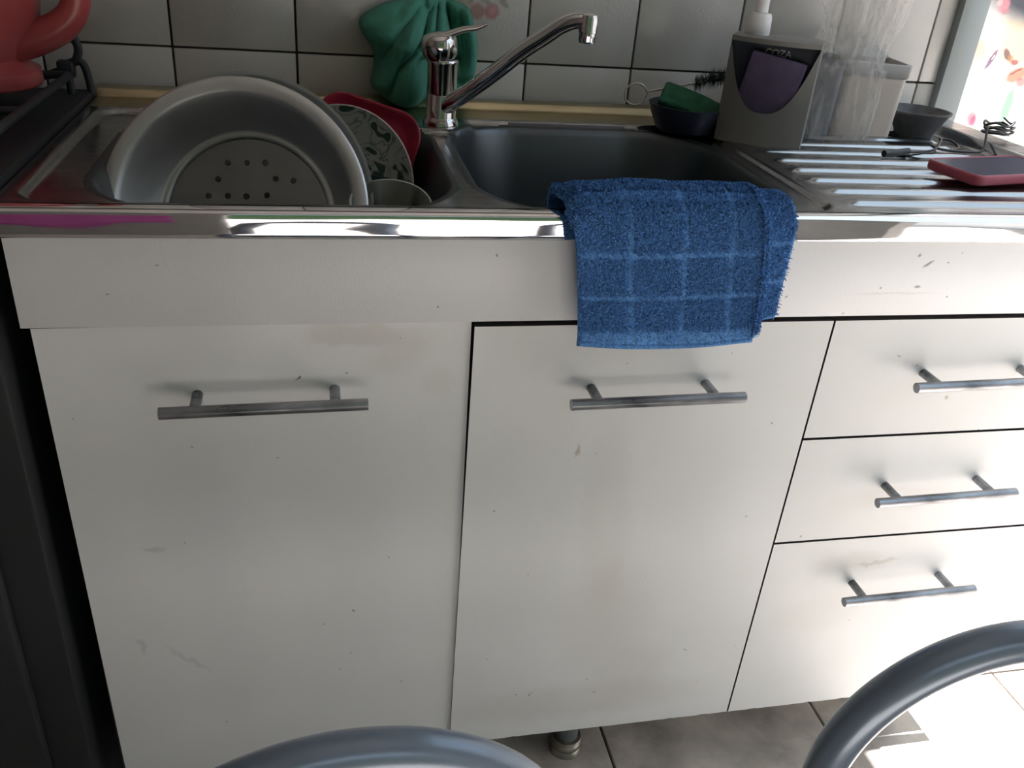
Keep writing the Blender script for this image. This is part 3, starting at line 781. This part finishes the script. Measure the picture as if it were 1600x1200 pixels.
o = taper_tub('grey_canister', .029, .036, .108, .002, m_canis, Matrix.Translation((.972, .395, .889)) @ Matrix.Rotation(math.radians(-18), 4, 'Z'), None)
tag(o, 'grey canister inside the clear plastic bag beside the soap holder', 'canister')
# bag: lofted, creased film gathered upwards
m_bag, t_, p_ = nt('clear_plastic_film')
N, L = t_.nodes, t_.links
p_.inputs['Base Color'].default_value = (.85, .80, .76, 1); p_.inputs['Roughness'].default_value = .22
tr_ = N.new('ShaderNodeBsdfTransparent'); mxs = N.new('ShaderNodeMixShader')
tl = N.new('ShaderNodeBsdfTranslucent'); tl.inputs[0].default_value = (.85, .80, .76, 1)
ms2 = N.new('ShaderNodeMixShader'); ms2.inputs[0].default_value = .45
L.new(p_.outputs[0], ms2.inputs[1]); L.new(tl.outputs[0], ms2.inputs[2])
mxs.inputs[0].default_value = .30
tc = N.new('ShaderNodeTexCoord'); mp = N.new('ShaderNodeMapping'); mp.inputs['Scale'].default_value = (1, 1, .16)
wn = N.new('ShaderNodeTexNoise'); mp.inputs['Rotation'].default_value = (0, math.radians(-24), 0); wn.inputs['Scale'].default_value = 85; wn.inputs['Detail'].default_value = 5; wn.inputs['Distortion'].default_value = .6
L.new(tc.outputs['Object'], mp.inputs[0]); L.new(mp.outputs[0], wn.inputs['Vector'])
bp = N.new('ShaderNodeBump'); bp.inputs['Strength'].default_value = .8; bp.inputs['Distance'].default_value = .004
L.new(wn.outputs[0], bp.inputs['Height']); L.new(bp.outputs[0], p_.inputs['Normal'])
mr = N.new('ShaderNodeMapRange'); mr.inputs[1].default_value = .45; mr.inputs[2].default_value = .75; mr.inputs[3].default_value = .27; mr.inputs[4].default_value = .58
L.new(wn.outputs[0], mr.inputs[0]); L.new(mr.outputs[0], mxs.inputs[0])
L.new(tr_.outputs[0], mxs.inputs[1]); L.new(ms2.outputs[0], mxs.inputs[2]); L.new(mxs.outputs[0], N['Material Output'].inputs[0])
bm = bmesh.new(); ns = 110; rings = []
lev = [(.000, .996, .388, .055, .046), (.003, .995, .387, .062, .053), (.02, .995, .387, .064, .055), (.05, .995, .388, .064, .055), (.08, .998, .389, .062, .053), (.10, 1.003, .390, .059, .051), (.115, 1.010, .392, .054, .047), (.13, 1.017, .394, .050, .042), (.145, 1.022, .396, .050, .039), (.16, 1.026, .398, .053, .040), (.18, 1.028, .400, .058, .042), (.21, 1.030, .402, .062, .046), (.24, 1.032, .404, .060, .046)]
lv = []
for (a, b) in zip(lev, lev[1:]):
    for k in range(4): lv.append([a[i] + (b[i] - a[i]) * k / 4 for i in range(5)])
lv.append(list(lev[-1]))
for z, cx, cy_, rx, ry in lv:
    ring = []
    for k in range(ns):
        a = 2 * PI * k / ns
        ca, sa = math.cos(a), math.sin(a)
        e = 2 / 3.2 if z < .1 else 1.
        x = math.copysign(abs(ca) ** e, ca); y = math.copysign(abs(sa) ** e, sa)
        wv = 1 + .05 * noise.noise((ca * 3, sa * 3, z * 16)) + (.06 + .16 * sst(.09, .15, z)) * noise.noise((ca * 6 + z * 8, sa * 6, z * 7)) * sst(.0, .03, z) + .10 * noise.noise((ca * 2, sa * 2 + z * 9, z * 18)) * sst(.1, .16, z)
        ring.append(bm.verts.new((cx + rx * x * wv, min(.49, cy_ + ry * y * wv), .8892 + z)))
    rings.append(ring)
for p, q in zip(rings, rings[1:]):
    for k in range(ns): bm.faces.new((p[k], p[(k + 1) % ns], q[(k + 1) % ns], q[k]))
bm.faces.new(rings[0][::-1])
o = frombm('plastic_bag', bm, m_bag, smooth=True)
tag(o, 'clear crumpled plastic bag around the canister and cream tub on drainer', 'plastic bag')

# mortar
mo = lathe_o('mortar', [(0, 0), (.026, 0), (.027, .002), (.030, .010), (.038, .024), (.0435, .0345), (.0465, .037), (.0465, .0395), (.043, .0395), (.036, .026), (.026, .012), (0, .009)], m_mortar, None, 56, Matrix.Translation((1.155, .393, .889)))
for v in mo.data.vertices:
    d = v.co - Vector((1.155, .393, .889)); a = math.atan2(d.y, d.x) - math.radians(205)
    a = (a + PI) % (2 * PI) - PI
    k = math.exp(-(a / .28) ** 2) * sst(.02, .038, d.z)
    v.co.x += .016 * k * math.cos(math.radians(205)); v.co.y += .016 * k * math.sin(math.radians(205)); v.co.z += .0015 * k
tag(mo, 'dark grey stone mortar with pouring lip near the door frame', 'mortar')

# cable and phone
cb = thing('charging_cable', 'thin black charging cable coiled on drainer behind the phone', 'cable', (1.12, .275, .895))
hzc = lambda x, y, d=.003: (x, y, hz(x, y) + d)
tube_o('plug', [hzc(1.012, .246, .006), hzc(1.03, .250, .006), hzc(1.055, .2555, .006)], lambda t: .0048, m_cable, cb, 10)
ctrl = [(1.055, .2555, .8965), (1.085, .262, .8965), (1.105, .268, .899), (1.135, .300, .904), (1.150, .322, .901), (1.165, .318, .900), (1.160, .292, .897), (1.138, .274, .8965), (1.112, .272, .899), (1.108, .286, .901), (1.12, .275, .897), (1.16, .266, .8965), (1.185, .272, .899), (1.205, .30, .918), (1.222, .316, .922)]
for k in range(26):
    a = k * 2 * PI / 8; ctrl.append((1.232 + .021 * math.cos(a) * (1 + .12 * math.sin(k)), .312 + .018 * math.sin(a), .912 + .0009 * k * (1 if k % 2 else .75)))
tube_o('cord', crom(ctrl, 6), .0017, m_cable, cb, 8)
PM = Matrix.Translation((1.100, .138, .0)) @ Matrix.Rotation(math.radians(11), 4, 'Z') @ Matrix.Translation((0, 0, .898))
ph = thing('phone', 'smartphone in red silicone case lying on the steel drainer', 'phone', (1.092, .137, .895))
bm = bmesh.new(); rings = []
for a, z in ((-.006, 0), (-.001, .002), (0, .005), (0, .011), (-.001, .0135), (-.0028, .0138), (-.0035, .0125)):
    rings.append([bm.verts.new((x, y, z)) for x, y in rrect(0, 0, .080 + a, .0425 + a, .013 + min(a, 0) * .6, 8)])
for p, q in zip(rings, rings[1:]):
    for k in range(len(p)): bm.faces.new((p[k], p[(k + 1) % len(p)], q[(k + 1) % len(p)], q[k]))
bm.faces.new(rings[0][::-1]); bm.faces.new(rings[-1])
bmesh.ops.transform(bm, matrix=PM, verts=bm.verts)
frombm('case', bm, m_case, ph, auto=60)
bm = bmesh.new(); v = [bm.verts.new((x, y, .0130)) for x, y in rrect(0, 0, .0755, .038, .010, 8)]; bm.faces.new(v)
v2 = [bm.verts.new((x, y, .0122)) for x, y in rrect(0, 0, .0755, .038, .010, 8)]; bm.faces.new(v2[::-1])
for k in range(len(v)): bm.faces.new((v[k], v2[k], v2[(k + 1) % len(v)], v[(k + 1) % len(v)]))
bmesh.ops.transform(bm, matrix=PM, verts=bm.verts)
frombm('screen', bm, m_screen, ph)
bm = bmesh.new(); box_bm(bm, (.0, -.0434, .0055), (.03, -.042, .0085), .0006)
bmesh.ops.transform(bm, matrix=PM, verts=bm.verts)
frombm('side_button', bm, m_case, ph)

# ------------------------------------------------------------------ blue towel over the front edge
tw = thing('hand_towel', 'blue terry towel hung over the steel front edge above middle door', 'towel', (.63, -.02, .78))
def tpath(dz):
    return crom([(0, .046, .868), (0, .040, .893), (0, .020, .9035), (0, -.002, .9060), (0, -.020, .9000), (0, -.0285, .880), (0, -.0275, .84), (0, -.024, .80), (0, -.0225, dz)], 10)
def sheet(x0t, x1t, x0b, x1b, dz, off, seed, wav):
    path = tpath(dz); n = len(path); nu = 44
    Ls = [0]
    for a, b in zip(path, path[1:]): Ls.append(Ls[-1] + (b - a).length)
    g = []
    for i in range(nu + 1):
        u = i / nu; row = []
        for j, p in enumerate(path):
            t = Ls[j] / Ls[-1]
            tb = sst(.25, 1., t)
            x = (x0t * (1 - tb) + x0b * tb) * (1 - u) + (x1t * (1 - tb) + x1b * tb) * u
            d = wav * noise.noise((u * 3 + seed, t * 2, 0)) + off
            nrm = Vector((0, -1, .25)) if j > 35 else (Vector((0, 0, 1)) if j > 15 else Vector((0, .6, .5)))
            sag = .006 * math.sin(PI * u) * (t > .9) * (t - .9) / .1
            edge = -.012 * max(0, (.10 - u) / .10) ** 2 * (1 if 15 < j < 45 else 0) if off > 0 else 0
            row.append(Vector((x + .003 * noise.noise((t * 3, seed, 1)), p.y, p.z)) + nrm * d + Vector((0, 0, -sag + edge)))
        g.append(row)
    return g, Ls
def sheet_obj(name, g, parent, th):
    nu = len(g); nv = len(g[0]); vs = [p for r in g for p in r]
    fs = [(i * nv + j, i * nv + j + 1, (i + 1) * nv + j + 1, (i + 1) * nv + j) for i in range(nu - 1) for j in range(nv - 1)]
    o = pyd(name, vs, fs, m_towel, parent)
    md = o.modifiers.new('thickness', 'SOLIDIFY'); md.thickness = th; md.offset = 0
    return o
def pile(name, g, parent, N_, lines_u, lines_t, Ls, seed, hem, out=None):
    R = random.Random(seed); nu = len(g) - 1; nv = len(g[0]) - 1
    vs = []; fs = []
    cnt = 0
    while cnt < N_:
        u, t = R.random() * nu, R.random() * nv
        i, j = min(int(u), nu - 1), min(int(t), nv - 1); fu, ft = u - i, t - j
        p = g[i][j] * (1 - fu) * (1 - ft) + g[i + 1][j] * fu * (1 - ft) + g[i][j + 1] * (1 - fu) * ft + g[i + 1][j + 1] * fu * ft
        e1 = (g[i + 1][j] - g[i][j]).normalized(); e2 = (g[i][j + 1] - g[i][j]).normalized()
        nn = e1.cross(e2).normalized()
        if nn.z + -nn.y < 0: nn = -nn
        if j < 20 and nn.z < 0: nn = -nn
        if out and nn.dot(out) < 0: nn = -nn
        uu = u / nu; tt = (Ls[j] * (1 - ft) + Ls[j + 1] * ft) / Ls[-1]
        cnt += 1
        if tt > 1 - hem: 
            if R.random() < .93: continue
        on = any(abs(uu - a - .012 * math.sin(tt * 7)) < .014 for a in lines_u) or any(abs(tt - a - .006 * math.sin(uu * 5)) < .0115 for a in lines_t)
        l = R.uniform(.003, .0053) * (.22 if on else 1)
        if on and R.random() < .75: continue
        a = R.uniform(0, 2 * PI)
        tang = (e1 * math.cos(a) + e2 * math.sin(a))
        wd = e1.cross(nn) * math.sin(a) + e1 * math.cos(a + 1.3)
        wd = tang.cross(nn).normalized() * R.uniform(.0003, .0005)
        base = p + nn * .0012
        m1 = base + nn * l * .6 + tang * l * .25
        m2 = base + nn * l * .85 + tang * l * .55
        k = len(vs)
        vs += [base - wd, base + wd, m1 + wd, m1 - wd, m2 + wd * .8, m2 - wd * .8]
        fs += [(k, k + 1, k + 2, k + 3), (k + 3, k + 2, k + 4, k + 5)]
    o = pyd(name, vs, fs, m_towel, parent); o['kind'] = 'stuff'
    return o
g2, L2 = sheet(.60, .737, .62, .7435, .7825, .0015, 5, .0015)
s2 = sheet_obj('back_fold', g2, tw, .004)
pile('terry_loops', g2, s2, 22000, (), (.60, .80), L2, 2, .02)
g1, L1 = sheet(.500, .697, .524, .7190, .759, .0085, 1, .004)
s1 = sheet_obj('front_fold', g1, tw, .0045)
pile('terry_loops', g1, s1, 62000, (.29, .575, .84), (.585, .785), L1, 3, .055)
# rounded fold joining the two layers along the right side, and the plain hem
cen = g1[-1]
g3 = [[p + Vector((.0042 * math.cos(a) - .0012, -.0046 * math.sin(a) + .0012, .002 * math.sin(a))) for p in cen] for a in [math.radians(-100 + 25 * k) for k in range(9)]]
s3 = sheet_obj('side_roll', g3, s1, .0008)
pile('terry_loops', g3, s1, 7000, (), (), L1, 9, .03, Vector((1, -.6, .3)))
bm = bmesh.new(); tube(bm, [r[-1] + Vector((0, 0, -.001)) for r in g1], .0032, 8, sy=1.2)
frombm('hem', bm, m_towel, s1, smooth=True)

# ------------------------------------------------------------------ chairs in the foreground
def chair(label, x, y, rz, top=.7645, R=.1165, first=None):
    t = thing('tube_chair', label, 'chair', (x, y - .2, 0), (0, 0, rz), 'tube chairs in the foreground')
    def ad(o): return local(o, t)
    # local frame: back loop at y=+.2, seat towards -y
    pts = []
    zc = top - R
    pts.append((-.165, .20, .0)); pts.append((-.150, .20, .25)); pts.append((-R - .016, .20, .46)); pts.append((-R - .004, .20, zc - .06))
    for k in range(0, 17):
        a = PI - PI * k / 16
        pts.append((R * math.cos(a), .20, zc + R * math.sin(a)))
    pts += [(R + .004, .20, zc - .06), (R + .016, .20, .46), (.150, .20, .25), (.165, .20, .0)]
    ad(tube_o('back_frame', crom(pts, 5), .0132, m_tube, None, 20))
    ad(lathe_o('seat', [(0, .42), (.17, .42), (.185, .43), (.188, .445), (.18, .46), (.14, .468), (0, .47)], m_seat, None, 48, Matrix.Translation((0, .0, 0))))
    ad(tube_o('seat_ring', [(.172 * math.cos(a), .172 * math.sin(a), .412) for a in [2 * PI * k / 40 for k in range(40)]], .0105, m_tube, None, 12, True))
    for s in (-1, 1):
        ad(tube_o('front_leg', crom([(s * .115, -.12, .412), (s * .135, -.15, .25), (s * .16, -.185, .0)], 6), .0118, m_tube, None, 14))
        ad(tube_o('seat_bracket', [(s * .134, .20, .43), (s * .10, .14, .412)], .008, m_tube, None, 10))
    return t
chair('blue grey tube chair back, left one in front of the left and middle doors', .280, -.4945, math.radians(3), .754, .136)
chair('blue grey tube chair back, right one in front of the drawers and sunlit floor', .694, -.4765, math.radians(-4))

# chip of board on the sunlit floor and an added, unseen pink sheet that colours the steel edge's reflection
bm = bmesh.new(); prism_bm(bm, [(-.022, -.008), (.006, -.012), (.024, .002), (.016, .009), (-.004, .006), (-.018, .010)], 0, .006, Matrix.Translation((1.345, .115, .0005)) @ Matrix.Rotation(math.radians(20), 4, 'Z') @ Matrix.Rotation(-PI / 2, 4, 'X') @ Matrix.Translation((0, -.006, 0)))
tag(frombm('board_chip', bm, m_scrap), 'broken brown board chip on the sunlit floor beyond the drawers', 'chip')

nu, nv = 40, 10
vs = [(-.62 + .52 * i / nu, -1.490 + 0.003 * math.sin(i * .5) + .001 * math.sin(i * .37 + j * .2), .387 + .42 * j / nv + .004 * math.sin(i * .25) * (j == 0)) for i in range(nu + 1) for j in range(nv + 1)]
o = pyd('pink_reflection_sheet', vs, [(i * (nv + 1) + j, i * (nv + 1) + j + 1, (i + 1) * (nv + 1) + j + 1, (i + 1) * (nv + 1) + j) for i in range(nu) for j in range(nv)], m_pink)
md = o.modifiers.new('thickness', 'SOLIDIFY'); md.thickness = .003; md.offset = -1
tag(o, 'added pink sheet on the rear wall, unseen, only to tint the steel edge reflection', 'cloth')
